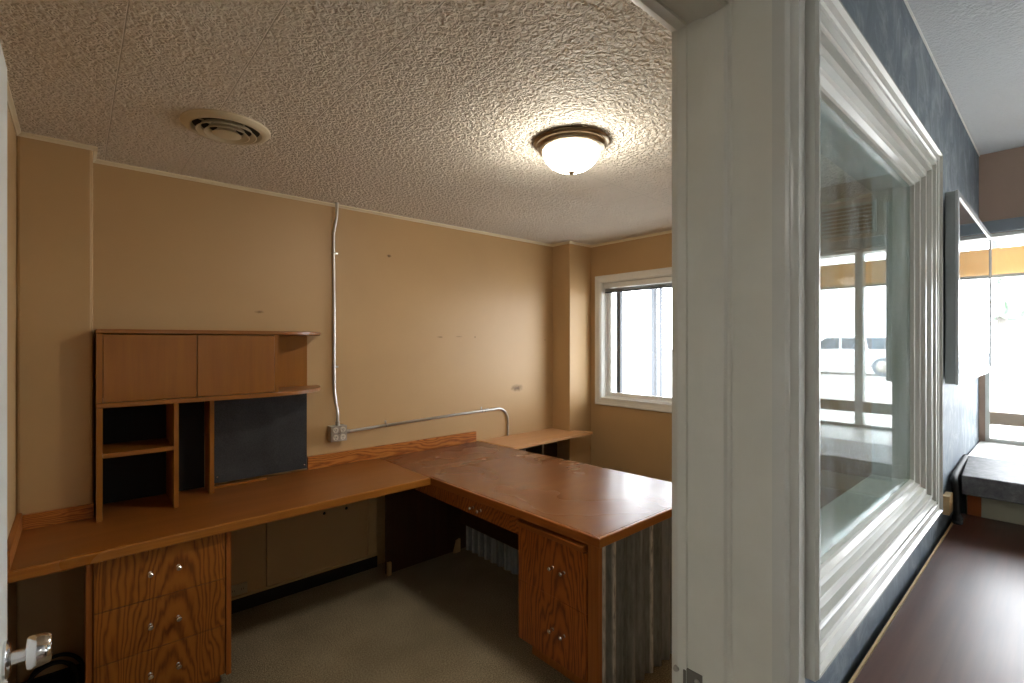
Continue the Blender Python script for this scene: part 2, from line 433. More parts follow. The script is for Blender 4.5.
# right (exterior) wall of the office with its window opening
WY0, WY1, WZ0, WZ1 = 1.50, 2.835, 1.030, 2.083
bm = BM()
box(bm, 3.60, 3.75, 0.284, WY0, 0, H); box(bm, 3.60, 3.75, WY1, 3.17, 0, H); box(bm, 3.60, 3.75, WY0, WY1, 0, WZ0); box(bm, 3.60, 3.75, WY0, WY1, WZ1, H)
struct('wall_right', bm, 'tan', 'tan far right wall around the office window', 'wall')
# partition: slate paint on the shop face, tan on the office face
WP = 0.284; PO = 0.430; DX0, DX1, DZ = -0.130, 0.754, 2.068
IX0, IX1, IZ0, IZ1 = 0.980, 1.975, 1.095, 2.050
def partition(bm, y0, y1):
    e = 0.012; j = 0.0505
    box(bm, -2.6, DX0-e, y0, y1, 0, H); box(bm, DX0-e, DX1+e, y0, y1, DZ+e, H); box(bm, DX1+e, IX0-j, y0, y1, 0, H)
    box(bm, IX0-j, IX1+j, y0, y1, 0, IZ0-j); box(bm, IX0-j, IX1+j, y0, y1, IZ1+j, H); box(bm, IX1+j, 3.62, y0, y1, 0, H)
bm = BM(); partition(bm, WP, 0.357); struct('wall_partition', bm, 'slate', 'slate blue wall around the interior window', 'wall')
bm = BM(); partition(bm, 0.357, PO); struct('wall_partition_office', bm, 'tan', 'office side of the partition wall', 'wall')
# shop walls
SX = 3.25; SY0, SY1, SZ0, SZ1 = -3.4, 0.262, 1.070, 2.055
bm = BM()
box(bm, SX, SX+0.15, -4.2, SY0, 0, H); box(bm, SX, SX+0.15, SY1, WP, 0, H); box(bm, SX, SX+0.15, SY0, SY1, 0, SZ0); box(bm, SX, SX+0.15, SY0, SY1, SZ1, H)
struct('wall_shop_front', bm, 'taupe', 'taupe wall above the shop window', 'wall')
bm = BM(); box(bm, -2.75, 3.42, -4.35, -4.2, 0, H); struct('wall_shop_back', bm, 'shopw')
bm = BM(); box(bm, -2.75, -2.6, -4.2, 0.36, 0, H); struct('wall_shop_left', bm, 'shopw')

# ceiling trim (small cream cove) round the office
def cove(bm, a, b, nrm, w=0.018, d=0.016):
    a = Vector((*a, 0)); b = Vector((*b, 0)); n = Vector((*nrm, 0))
    pts = [(0, 0), (d, 0), (d, 0.006), (d*0.45, w*0.75), (0.004, w), (0, w)]
    P = [a+n*u+Vector((0, 0, H-v)) for u, v in pts]
    extrude_poly(bm, P, b-a)
bm = BM()
cove(bm, (0.057, 3.17), (3.305, 3.17), (0, -1)); cove(bm, (-0.193, 2.97), (0.073, 2.97), (0, -1)); cove(bm, (0.057, 2.97), (0.057, 3.17), (1, 0))
cove(bm, (-0.193, 0.46), (-0.193, 2.97), (1, 0)); cove(bm, (3.305, 2.955), (3.305, 3.17), (-1, 0)); cove(bm, (3.289, 2.955), (3.60, 2.955), (0, -1))
cove(bm, (3.60, 0.43), (3.60, 2.955), (-1, 0)); cove(bm, (0.0, 0.43), (3.6, 0.43), (0, 1))
struct('trim_1', bm, 'cream', 'thin cream trim where the office walls meet the ceiling', 'trim')
bm = BM(); box(bm, 0.87, SX, WP-0.004, WP, H-0.006, H); struct('trim_2', bm, 'whitew', 'pale bead where the slate wall meets the shop ceiling', 'trim')
# black cove base and sheet panelling under the long desk
bm = BM(); box(bm, 0.057, 1.545, 3.14, 3.17, 0, 0.085); box(bm, -0.193, 0.057, 2.955, 2.97, 0, 0.085); box(bm, 2.45, 3.305, 3.155, 3.17, 0, 0.085)
box(bm, 3.305, 3.6, 2.943, 2.955, 0, 0.085); box(bm, 3.588, 3.6, 0.43, 2.943, 0, 0.085)
struct('baseboard_back', bm, 'base', 'black cove base along the bottom of the office walls', 'baseboard')
bm = BM()
box(bm, 0.062, 0.836, 3.135, 3.168, 0.088, 0.70); box(bm, 0.841, 1.540, 3.135, 3.168, 0.088, 0.70)
box(bm, 0.062, 1.540, 3.122, 3.136, 0.084, 0.098)                       # lip along the bottom
struct('trim_3', bm, 'tan', 'tan sheet panelling under the desk with a lip along the bottom', 'panelling', bevel=0.002)

# ------------------------------------------------------------------ doorway
# jamb (right) with rabbet, stop and edge band: an L-shaped profile extruded up; the head the same way
jp = [(DX1, 0.444), (DX1+0.02, 0.444), (DX1+0.02, WP), (DX1, WP), (DX1, 0.3415), (DX1-0.0035, 0.3440), (DX1-0.0035, 0.3475), (DX1-0.009, 0.351),
      (DX1-0.010, 0.362), (DX1-0.012, 0.372), (DX1-0.012, 0.3835), (DX1-0.001, 0.3855), (DX1-0.001, 0.414), (DX1-0.004, 0.416), (DX1-0.002, 0.424), (DX1-0.005, 0.431), (DX1-0.001, 0.442)]
droot = sroot('door_frame', 'worn white door jamb filling the middle of the view', 'door frame', (DX1, 0.36, 0))
bm = BM(); prism(bm, jp, 0, DZ+0.01); obj('jamb', bm, 'jambw', droot, smooth=True)
bm = BM()
hp = [(y, DZ-(DX1-x)) for x, y in jp]
extrude_poly(bm, [(DX0, y, z) for y, z in hp], (DX1-DX0, 0, 0)); obj('head_jamb', bm, 'jambw', droot, smooth=True)
bm = BM(); prism(bm, [(DX0-(x-DX1), y) for x, y in jp], 0, DZ+0.01); obj('jamb', bm, 'jambw', droot, smooth=True)
# shop-side casing
cp = [(0.0, 0.0), (0.0, 0.017), (0.004, 0.021), (0.008, 0.0215), (0.010, 0.0265), (0.0155, 0.0305), (0.026, 0.026), (0.032, 0.023), (0.044, 0.019), (0.056, 0.016), (0.068, 0.010), (0.095, 0.005), (0.128, 0.0025), (0.128, 0.0)]
bm = BM(); prism(bm, [(DX1+u, WP-h) for u, h in cp], 0, DZ+0.07); obj('casing', bm, 'white', droot, smooth=True)
bm = BM(); extrude_poly(bm, [(DX0, WP-h, DZ+0.004+u) for u, h in cp], (DX1-DX0, 0, 0)); obj('head_casing', bm, 'white', droot, smooth=True)
bm = BM(); prism(bm, [(DX0-u, WP-h) for u, h in cp], 0, DZ+0.07); obj('casing', bm, 'white', droot, smooth=True)
# strike plate with lip and screw
bm = BM(); box(bm, DX1-0.0035, DX1-0.0005, 0.3875, 0.4165, 0.945, 1.008)
box(bm, DX1-0.0055, DX1-0.001, 0.416, 0.421, 0.953, 1.004)
sp = obj('strike_plate', bm, 'plate', droot, bevel=0.001, label='dull metal strike plate')
bm = BM(); lathe(bm, [(0, -0.0065), (0.0035, -0.006), (0.0045, -0.0035), (0.0045, 0)], (DX1, 0.397, 0.995), 'X', 14); obj('screw', bm, 'boxsteel', sp, True)
bm = BM(); lathe(bm, [(0, -0.006), (0.004, -0.0055), (0.005, -0.002), (0.005, 0)], (DX1-0.003, 0.433, 1.000), 'X', 14); obj('screw', bm, 'boxsteel', droot, True)

# door leaf, open into the office, seen along its face
# (leaf swung just past square)
dl = sroot('door_1', 'white door leaf standing open at the left edge of the view', 'door', (-0.110, 0.455, 0.0))
bm = BM(); box(bm, -0.132, -0.097, 0.456, 1.315, 0.012, 2.055); obj('leaf', bm, 'door', dl, bevel=0.002)
kb = BM(); lathe(kb, [(0, 0.0), (0.031, 0.0), (0.032, 0.004), (0.026, 0.009), (0.012, 0.010)], (-0.097, 1.248, 0.980), 'X', 32)
kr = obj('knob_rosette', kb, 'chrome', dl, True)
kb = BM(); lathe(kb, [(0.0115, 0.008), (0.0115, 0.028), (0.018, 0.0285), (0.026, 0.030), (0.0285, 0.034), (0.0270, 0.050), (0.0245, 0.060), (0.022, 0.0625), (0, 0.063)], (-0.097, 1.248, 0.980), 'X', 32)
obj('door_knob', kb, 'chrome', dl, True, label='shiny chrome knob')
bm = BM(); box(bm, -0.128, -0.101, 1.3145, 1.3165, 0.950, 1.010); obj('latch_plate', bm, 'chrome', dl)

# ------------------------------------------------------------------ office window (window_1)
w1 = sroot('window_1', 'white-cased office window in the far right wall, washed out by daylight', 'window', (3.60, 2.17, 0.98))
pl = lambda a, b, h: (3.60-h, a, b)
bm = BM(); frame_sweep(bm, WY0-0.062, WY1+0.062, WZ0-0.062, WZ1+0.062, [(0, 0), (0, 0.014), (0.004, 0.018), (0.014, 0.018), (0.018, 0.014), (0.040, 0.012), (0.05, 0.012), (0.062, 0.004), (0.062, 0)], pl)
obj('casing', bm, 'whitew', w1)
bm = BM(); frame_sweep(bm, WY0, WY1, WZ0, WZ1, [(0, 0.0), (0.0, -0.149), (0.012, -0.149), (0.012, -0.055), (0.004, -0.05), (0.004, 0.0)], pl)
obj('jamb', bm, 'whitew', w1)
pane_y = [(WY0+0.014, 2.00), (2.00, WY1-0.014)]
for i, (a, b) in enumerate(pane_y):
    bm = BM(); dx = -0.07 if i == 1 else -0.10
    frame_sweep(bm, a, b, WZ0+0.014, WZ1-0.014, [(0, dx), (0.0, dx-0.028), (0.036, dx-0.028), (0.036, dx-0.006), (0.030, dx)], pl)
    sh = obj('sash', bm, 'whitew', w1)
    bm = BM(); box(bm, 3.60-dx+0.012, 3.60-dx+0.016, a+0.032, b-0.032, WZ0+0.046, WZ1-0.046); obj('pane', bm, 'glass', sh)
bm = BM(); box(bm, 3.585, 3.70, WY0+0.006, WY1-0.006, WZ0-0.012, WZ0+0.006); obj('sill', bm, 'whitew', w1, bevel=0.003)
bm = BM(); box(bm, 3.705, 3.74, 2.700, 2.742, WZ0+0.003, WZ1-0.003); obj('storm_frame', bm, 'postm', w1, label='grey upright of the outer storm window')
bl = thing('window_blind', 'grey mini blind drawn up to the top of the office window', 'blind', (3.635, 2.17, 1.98))
bm = BM(); box(bm, 3.622, 3.662, WY0+0.016, WY1-0.016, 2.030, 2.076); obj('head_rail', bm, 'whitew', bl, bevel=0.002)
bm = BM()
for k in range(7): box(bm, 3.626, 3.658, WY0+0.022, WY1-0.022, 2.000+k*0.004, 2.0018+k*0.004)
obj('slats', bm, 'blind', bl)
bm = BM(); box(bm, 3.627, 3.657, WY0+0.022, WY1-0.022, 1.988, 1.998); obj('bottom_rail', bm, 'postm', bl, bevel=0.002)

# ------------------------------------------------------------------ interior window in the slate wall (window_2)
w2 = sroot('window_2', 'white-cased interior window in the slate wall, its dusty glass mirroring the shop front', 'window', (1.48, WP, 1.0))
pw = lambda a, b, h: (a, WP-h, b)
prof = [(0, 0), (0, 0.0155), (0.0045, 0.0205), (0.009, 0.0205), (0.0125, 0.0135), (0.028, 0.0115), (0.0305, 0.0070), (0.0335, 0.0095), (0.041, 0.0085), (0.044, 0.0000),
        (0.052, -0.0050), (0.055, 0.0015), (0.060, 0.0005), (0.063, -0.0110), (0.076, -0.0155), (0.079, -0.0095), (0.084, -0.0105), (0.088, -0.0210), (0.098, -0.0230), (0.1035, -0.0330), (0.110, -0.0350), (0.112, -0.0430),
        (0.112, -0.060), (0.0445, -0.060), (0.0445, 0)]
bm = BM(); frame_sweep(bm, IX0-0.095, IX1+0.095, IZ0-0.095, IZ1+0.095, prof, pw); obj('casing', bm, 'white', w2)
bm = BM(); frame_sweep(bm, IX0-0.050, IX1+0.050, IZ0-0.050, IZ1+0.050, [(0, -0.0605), (0, -0.145), (0.062, -0.145), (0.062, -0.0605)], pw); obj('jamb', bm, 'white', w2)
bm = BM(); box(bm, IX0+0.0175, IX1-0.0175, WP+0.0445, WP+0.0485, IZ0+0.0175, IZ1-0.0175); obj('pane', bm, 'glass_d', w2)

# ------------------------------------------------------------------ shop front window (window_3)
w3 = sroot('window_3', 'tall bright shop front window beyond the slate wall', 'window', (SX, -1.4, SZ0))
ps = lambda a, b, h: (SX-h, a, b)
bm = BM(); box(bm, SX-0.022, SX, SY0-0.08, WP-0.001, 2.058, 2.115); obj('header_casing', bm, 'greytrim', w3, bevel=0.004)
bm = BM(); frame_sweep(bm, SY0, SY1, SZ0, SZ1, [(0, 0.004), (0, -0.10), (0.016, -0.10), (0.016, 0.004)], ps); obj('frame', bm, 'whitew', w3)
bm = BM(); box(bm, SX+0.070, SX+0.078, SY0+0.016, SY1-0.016, 1.865, 1.995); obj('transom_panel', bm, 'valance', w3, label='tan panel across the top of the glass')
bm = BM(); box(bm, SX+0.03, SX+0.055, SY0+0.016, SY1-0.016, 1.850, 1.864); obj('transom_rail', bm, 'whitew', w3)
bm = BM(); box(bm, SX+0.002, SX+0.06, SY0+0.016, SY1-0.016, 1.152, 1.210); obj('bottom_rail', bm, 'rail', w3, label='tan bottom rail')
for y in (-0.112, -1.15, -2.25):
    bm = BM(); box(bm, SX+0.001, SX+0.055, y-0.020, y+0.020, 1.087, 2.038); obj('mullion', bm, 'whitew', w3, bevel=0.003)
bm = BM(); box(bm, SX+0.063, SX+0.067, SY0+0.016, SY1-0.016, 1.087, 2.038); obj('pane', bm, 'glass', w3)
bm = BM(); box(bm, 2.745, SX, SY0, WP-0.004, 1.045, 1.069); obj('sill', bm, 'whitew', w3, bevel=0.003, label='deep white window sill')
bm = BM(); box(bm, 2.755, 2.775, SY0, WP-0.004, 0.0, 1.045); obj('apron', bm, 'panelw', w3)

# ================================================================== OFFICE FURNITURE
DT = 0.740; TH = 0.040
# long worktop against the back wall
wk = thing('desk_worktop', 'long brown wood-grain worktop along the back wall, carrying the hutch', 'desk', (0.6, 2.8, 0.70))
mp = [(-0.191, 2.463), (1.563, 2.508), (1.563, 3.166), (0.062, 3.166), (0.062, 2.966), (-0.191, 2.966)]
bm = BM(); prism(bm, mp, DT-TH+0.002, DT); obj('worktop_slab', bm, 'desk', wk)
bm = BM(); prism(bm, [(-0.191, 2.445), (1.564, 2.490), (1.564, 2.508), (-0.191, 2.463)], DT-TH, DT+0.0006); obj('edge_band', bm, 'edge_x', wk, bevel=0.005, label='rounded oak front edge')
def splash(bm, x0, x1, y1, z1=0.822):
    extrude_poly(bm, [(x0, y1, DT), (x0, y1-0.018, DT), (x0, y1-0.018, z1-0.003), (x0, y1-0.015, z1), (x0, y1, z1)], (x1-x0, 0, 0))
bm = BM(); splash(bm, 1.085, 2.405, 3.168)
for v in bm.verts: v.co.z += 0.0008
tag(obj('backsplash_board', bm, 'oak_x', origin=(1.085, 3.16, DT)), 'long oak backsplash board on the desk below the outlet box, from hutch to pale shelf', 'board')
bm = BM(); splash(bm, -0.173, 0.058, 2.968, 0.803); obj('backsplash', bm, 'oak_x', wk)
bm = BM(); box(bm, -0.192, -0.174, 2.45, 2.968, DT, 0.812); obj('side_splash', bm, 'oak_y', wk, bevel=0.002)

# peninsula
pn = thing('peninsula_desk', 'reddish brown peninsula desk with a corrugated metal end', 'desk', (2.05, 2.0, 0))
pp = [(1.583, 2.508), (1.612, 1.280), (2.565, 1.280), (2.430, 3.166), (1.566, 3.166), (1.566, 2.508)]
bm = BM(); prism(bm, pp, DT-TH+0.002, DT); obj('worktop_slab', bm, 'desk2', pn)
bm = BM(); prism(bm, [(1.565, 2.506), (1.594, 1.262), (1.612, 1.2795), (1.583, 2.506)], DT-TH, DT+0.0006); obj('edge_band', bm, 'edge_y', pn, bevel=0.004, label='oak edge along the front')
bm = BM(); prism(bm, [(1.594, 1.262), (2.567, 1.262), (2.567, 1.2795), (1.612, 1.2795)], DT-TH, DT+0.0006); obj('edge_band', bm, 'edge_x', pn, bevel=0.004)
def corrug(bm, p0, p1, z0, z1, per=0.0715, amp=0.011, th=0.0012):
    p0 = Vector((*p0, 0)); p1 = Vector((*p1, 0)); d = p1-p0; L = d.length; d.normalize(); n = Vector((d.y, -d.x, 0))
    k = int(L/per*12); A = []
    for i in range(k+1):
        s = L*i/k; off = amp*math.sin(2*PI*s/per)
        q = p0+d*s
        A.append((q+n*(off+th), q+n*(off-th)))
    for z in (z0, z1):
        pass
    V = [[bm.verts.new((p.x, p.y, z)) for p in (a, b) for z in (z0, z1)] for a, b in A]
    for a, b in zip(V, V[1:]):
        bm.faces.new((a[0], b[0], b[1], a[1])); bm.faces.new((a[2], a[3], b[3], b[2]))
        bm.faces.new((a[1], b[1], b[3], a[3])); bm.faces.new((a[0], a[2], b[2], b[0]))
    bm.faces.new((V[0][0], V[0][1], V[0][3], V[0][2])); bm.faces.new((V[-1][0], V[-1][2], V[-1][3], V[-1][1]))
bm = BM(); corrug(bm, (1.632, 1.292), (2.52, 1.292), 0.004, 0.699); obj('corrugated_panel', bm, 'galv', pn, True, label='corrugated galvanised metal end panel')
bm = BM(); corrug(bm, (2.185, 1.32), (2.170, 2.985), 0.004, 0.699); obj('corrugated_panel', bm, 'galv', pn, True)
bm = BM(); box(bm, 2.125, 2.150, 1.765, 2.985, 0.205, 0.699); obj('modesty_panel', bm, 'darkpanel', pn, label='dark brown panel under the peninsula')
bm = BM(); box(bm, 1.535, 2.200, 2.988, 3.008, 0.004, 0.699); obj('back_panel', bm, 'darkpanel', pn)
bm = BM(); box(bm, 1.535, 1.560, 2.965, 2.984, 0.0, 0.085); obj('foot_block', bm, 'tanwood', pn)
bm = BM(); extrude_poly(bm, [(2.060, 2.962, 0.0), (2.115, 2.962, 0.0), (2.115, 2.962, 0.095), (2.085, 2.962, 0.085)], (0, 0.018, 0)); obj('foot_block', bm, 'tanwood', pn)
bm = BM(); box(bm, 1.606, 1.626, 1.762, 2.735, 0.607, 0.699); dr = obj('drawer_front', bm, 'oak_apron', pn, bevel=0.002, label='shallow oak drawer front', origin=(1.606, 2.0, 0.6))
def knob_bm(p, axis, sgn):
    b = BM()
    lathe(b, [(0, sgn*0.030), (0.006, sgn*0.030), (0.0095, sgn*0.027), (0.0095, sgn*0.019), (0.005, sgn*0.015), (0.0045, sgn*0.004), (0.008, sgn*0.002), (0.008, 0)], p, axis, 20)
    return b
k0 = obj('knob', knob_bm((1.606, 2.130, 0.648), 'X', -1), 'chrome', dr, True); dup(k0, dr, (0, -0.066, 0))

# cabinet under the near end of the peninsula
pc = thing('drawer_cabinet', 'oak cabinet under the near end of the peninsula desk beside the corrugated metal', 'cabinet', (1.85, 1.53, 0))
bm = BM(); box(bm, 1.618, 2.10, 1.306, 1.758, 0.115, 0.699); box(bm, 1.69, 2.10, 1.306, 1.758, 0.0, 0.115); obj('carcass', bm, 'oak_frame', pc)
bm = BM(); box(bm, 1.600, 1.630, 1.278, 1.330, 0.02, 0.699); obj('corner_stile', bm, 'oak_frame', pc, bevel=0.002)
bm = BM(); box(bm, 1.596, 1.617, 1.333, 1.757, 0.120, 0.400); d1 = obj('drawer', bm, 'oak_pen', pc, bevel=0.002, origin=(1.606, 1.33, 0.0))
bm = BM(); box(bm, 1.596, 1.617, 1.333, 1.757, 0.402, 0.655); d2 = obj('drawer', bm, 'oak_pen', pc, bevel=0.002, origin=(1.606, 1.33, 0.0))
for d_, z in ((d1, 0.258), (d2, 0.535)):
    k = obj('knob', knob_bm((1.596, 1.527, z), 'X', -1), 'chrome', d_, True); dup(k, d_, (0, -0.068, 0))
bm = BM(); box(bm, 1.584, 1.640, 1.345, 1.757, 0.660, 0.684); obj('pull_out_board', bm, 'edge_y', pc, bevel=0.003, label='thin pull-out board')

# drawer pedestal under the long worktop
pd = thing('drawer_pedestal', 'oak three-drawer pedestal with six silver knobs under the long worktop', 'drawer unit', (0.27, 2.75, 0))
bm = BM()
box(bm, 0.026, 0.044, 2.500, 3.10, 0.050, 0.698); box(bm, 0.502, 0.522, 2.500, 3.10, 0.050, 0.698); box(bm, 0.044, 0.502, 2.52, 3.10, 0.06, 0.694)
box(bm, 0.06, 0.49, 2.56, 3.05, 0.0, 0.06)
obj('carcass', bm, 'oak_frame', pd)
for i, (z0, z1, zk) in enumerate(((0.062, 0.278, 0.180), (0.281, 0.486, 0.380), (0.489, 0.697, 0.594))):
    bm = BM(); box(bm, 0.049, 0.497, 2.496, 2.518, z0, z1); d_ = obj('drawer', bm, 'oak_drawer', pd, bevel=0.0012, origin=(0.049, 2.50, 0.0))
    k = obj('knob', knob_bm((0.226, 2.496, zk), 'Y', -1), 'chrome', d_, True); dup(k, d_, (0.096, 0, 0))

# hutch
hu = thing('desk_hutch', 'honey brown hutch with two doors, cubbies and a charcoal board standing on the long worktop', 'hutch', (0.6, 3.0, DT))
FY, BY = 2.860, 3.150; Z0 = DT+0.001
def rounded_shelf(z0, z1):
    pts = [(0.064, FY-0.004), (0.80, FY-0.004)]
    for k in range(0, 17):
        a = (k/16)*PI/2
        pts.append((0.80+0.345*math.sin(a), BY-(BY-FY+0.004)*math.cos(a)))
    pts += [(0.064, BY)]
    b = BM(); prism(b, pts, z0, z1); return b
obj('top_board', rounded_shelf(1.582, 1.602), 'maple_x', hu, bevel=0.003, label='top board with a rounded right end')
obj('bottom_board', rounded_shelf(1.246, 1.268), 'maple_x', hu, bevel=0.003)
bm = BM(); box(bm, 0.066, 0.087, FY, BY, Z0, 1.245); box(bm, 0.066, 0.087, FY, BY, 1.269, 1.581); obj('side_panel', bm, 'maple', hu)
bm = BM(); box(bm, 0.352, 0.371, FY, BY-0.012, Z0, 1.245); obj('divider', bm, 'maple', hu)
bm = BM(); box(bm, 0.526, 0.546, 3.000, BY-0.012, Z0, 1.245); obj('divider', bm, 'maple', hu)
bm = BM(); box(bm, 0.806, 0.826, FY, BY-0.012, 1.269, 1.581); obj('divider', bm, 'maple', hu)
bm = BM(); box(bm, 0.088, 0.351, FY+0.002, BY-0.012, 1.020, 1.040); obj('shelf', bm, 'maple_x', hu)
bm = BM(); box(bm, 0.0885, 0.4450, FY-0.002, FY+0.016, 1.271, 1.576); obj('door', bm, 'maple', hu, bevel=0.0015, origin=(0.27, 2.86, 1.27))
bm = BM(); box(bm, 0.4485, 0.8045, FY-0.002, FY+0.016, 1.271, 1.576); obj('door', bm, 'maple', hu, bevel=0.0015, origin=(0.71, 2.93, 1.31))
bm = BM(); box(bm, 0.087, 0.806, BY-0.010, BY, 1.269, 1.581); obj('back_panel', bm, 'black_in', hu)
bm = BM(); box(bm, 0.827, 1.072, BY-0.018, BY, 1.269, 1.581); obj('end_panel', bm, 'maple', hu)
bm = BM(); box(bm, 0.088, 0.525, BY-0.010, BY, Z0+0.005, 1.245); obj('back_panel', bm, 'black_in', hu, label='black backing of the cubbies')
bm = BM(); box(bm, 0.572, 1.072, BY-0.014, BY, 0.758, 1.245); fb = obj('fabric_board', bm, 'fabric', hu, label='charcoal fabric pin board')
for x, z in ((0.586, 0.790), (1.056, 0.782), (0.586, 1.232), (0.84, 1.235), (1.056, 1.232)):
    bm = BM(); lathe(bm, [(0, -0.004), (0.004, -0.0035), (0.006, 0)], (x, BY-0.014, z), 'Y', 14); obj('screw', bm, 'chrome', fb, True)
bm = BM(); box(bm, 0.548, 0.830, 3.090, 3.112, Z0, Z0+0.012); obj('bottom_rail', bm, 'maple_x', hu)

# pale corner shelf past the peninsula
sh = thing('corner_shelf', 'pale laminate shelf in the far corner behind the peninsula desk', 'shelf', (2.9, 3.0, 0))
bm = BM(); prism(bm, [(2.470, 2.770), (3.432, 2.795), (3.370, 2.950), (3.300, 2.950), (3.300, 3.166), (2.442, 3.166)], 0.722, 0.744); obj('shelf_board', bm, 'lightlam', sh, bevel=0.002)
bm = BM(); box(bm, 2.480, 3.296, 3.10, 3.122, 0.0, 0.7215); obj('support_panel', bm, 'darkpanel', sh, label='dark brown support panel')
bm = BM(); box(bm, 2.90, 2.922, 2.90, 3.099, 0.0, 0.7215); obj('leg', bm, 'boxsteel', sh)

# ------------------------------------------------------------------ conduit and box
vc = thing('vertical_conduit', 'silver metal conduit running straight up the tan wall to the ceiling', 'conduit', (1.252, 3.15, 1.0))
R_ = 0.0095
path = smooth_path([(1.256, 3.122, H-0.001), (1.256, 3.124, 2.36), (1.250, 3.150, 2.27), (1.250, 3.1585, 2.20), (1.2515, 3.1585, 1.75), (1.2525, 3.1585, 1.30), (1.256, 3.150, 1.18), (1.262, 3.128, 1.09), (1.262, 3.126, 1.004)], 8)
bm = BM(); tube(bm, path, R_, 14); obj('pipe', bm, 'emt', vc, True)
def strap_v(z, x):
    b = BM(); tube(b, [(x-R_-0.001+0.0*k, 3.168-0.0*k, z) for k in (0,)]+[(x-(R_+0.002)*math.cos(a), 3.1585-(R_+0.002)*math.sin(a), z) for a in [i*PI/8 for i in range(9)]]+[(x+R_+0.001, 3.168, z)], 0.003, 6)
    box(b, x+R_, x+R_+0.022, 3.166, 3.169, z-0.006, z+0.006); return b
obj('strap', strap_v(2.12, 1.2502), 'emt', vc); obj('strap', strap_v(1.38, 1.2522), 'emt', vc)
bm = BM(); tube(bm, [(1.262, 3.126, 1.003), (1.262, 3.126, 1.030)], 0.013, 16); obj('connector', bm, 'boxsteel', vc, True)
bx_ = thing('outlet_box', 'square metal outlet box with round sockets where the two conduits meet', 'outlet', (1.265, 3.14, 0.90))
bm = BM(); box(bm, 1.212, 1.316, 3.112, 3.169, 0.903, 1.002); obj('box_body', bm, 'boxsteel', bx_, bevel=0.004)
bm = BM(); box(bm, 1.211, 1.317, 3.107, 3.1118, 0.902, 1.003); cv = obj('cover_plate', bm, 'boxsteel', bx_, bevel=0.003)
def recept(x, z):
    b = BM(); lathe(b, [(0, -0.006), (0.017, -0.006), (0.0185, -0.004), (0.0185, 0)], (x, 3.107, z), 'Y', 22); r = obj('socket', b, 'receptacle', cv, True)
    b = BM(); box(b, x-0.007, x-0.004, 3.1002, 3.1012, z-0.001, z+0.008); box(b, x+0.004, x+0.007, 3.1002, 3.1012, z-0.001, z+0.008); lathe(b, [(0, -0.0068), (0.003, -0.0068), (0.003, -0.006)], (x, 3.107, z-0.008), 'Y', 10)
    b2 = obj('slots', b, 'hole', cv)
for x in (1.2405, 1.2875):
    for z in (0.929, 0.976): recept(x, z)
bm = BM(); lathe(bm, [(0, -0.003), (0.004, -0.003), (0.005, 0)], (1.264, 3.107, 0.9525), 'Y', 12); obj('screw', bm, 'chrome', cv, True)
hc = thing('horizontal_conduit', 'silver conduit running right from the outlet box and bending down to the pale shelf', 'conduit', (2.0, 3.15, 0.75))
path = [(1.318, 3.128, 0.9555), (1.40, 3.132, 0.9570), (1.52, 3.150, 0.9585), (1.62, 3.1585, 0.9600), (2.05, 3.1585, 0.9710), (2.46, 3.1585, 0.981)]
path = smooth_path(path, 6)
cx, cz, rr = 2.64, 0.876, 0.108
path += [Vector((cx-0.05, 3.1585, cz+rr-0.002))]+[Vector((cx+rr*math.sin(a), 3.1585, cz+rr*math.cos(a))) for a in [i*PI/20 for i in range(11)]]+[Vector((cx+rr, 3.1585, 0.80)), Vector((cx+rr, 3.1585, 0.7455))]
bm = BM(); tube(bm, path, R_, 14); obj('pipe', bm, 'emt', hc, True)
def strap_h(x, z):
    b = BM(); tube(b, [(x, 3.168, z-R_-0.001)]+[(x, 3.1585-(R_+0.002)*math.sin(a), z-(R_+0.002)*math.cos(a)) for a in [i*PI/8 for i in range(9)]]+[(x, 3.168, z+R_+0.001)], 0.003, 6)
    box(b, x-0.006, x+0.006, 3.166, 3.169, z+R_, z+R_+0.022); return b
obj('strap', strap_h(1.62, 0.960), 'emt', hc); obj('strap', strap_h(2.47, 0.981), 'emt', hc)
bm = BM(); tube(bm, [(2.50, 3.1585, 0.9815), (2.54, 3.1585, 0.982)], 0.0125, 16); obj('coupling', bm, 'emt', hc, True)
bm = BM(); tube(bm, [(1.3175, 3.128, 0.9555), (1.343, 3.1285, 0.956)], 0.013, 16); obj('connector', bm, 'boxsteel', hc, True)
# low outlet on the panelling and two empty screw holes and a strip
lo = thing('wall_outlet', 'small ivory outlet low on the tan panelling beside the oak pedestal', 'outlet', (0.69, 3.13, 0.10))
bm = BM(); box(bm, 0.635, 0.735, 3.1215, 3.1345, 0.105, 0.165); pf = obj('face_plate', bm, 'ivory', lo, bevel=0.003)
for x in (0.662, 0.708):
    bm = BM(); lathe(bm, [(0, -0.002), (0.012, -0.002), (0.013, 0)], (x, 3.1215, 0.135), 'Y', 16); s_ = obj('socket', bm, 'ivory', pf, True)
    bm = BM(); box(bm, x-0.006, x-0.004, 3.1190, 3.1196, 0.131, 0.14); box(bm, x+0.004, x+0.006, 3.1190, 3.1196, 0.131, 0.14); obj('slots', bm, 'hole', pf)
for x, z, lab in ((1.180, 0.452, 'dark screw head high on the panelling under the long worktop'), (1.325, 0.452, 'dark screw head on the panelling nearest the thin vertical strip')):
    bm = BM(); lathe(bm, [(0, -0.005), (0.006, -0.004), (0.010, 0)], (x, 3.135, z), 'Y', 14); lathe(bm, [(0, -0.005), (0.004, -0.003), (0.005, 0)], (x, 3.135, z+0.028), 'Y', 10)
    tag(obj('screw_head', bm, 'hole', None, True), lab, 'screw')
bm = BM(); extrude_poly(bm, [(1.470, 3.134, 0.10), (1.484, 3.134, 0.10), (1.484, 3.134, 0.50), (1.500, 3.134, 0.52), (1.494, 3.134, 0.535), (1.470, 3.134, 0.515)], (0, -0.010, 0))
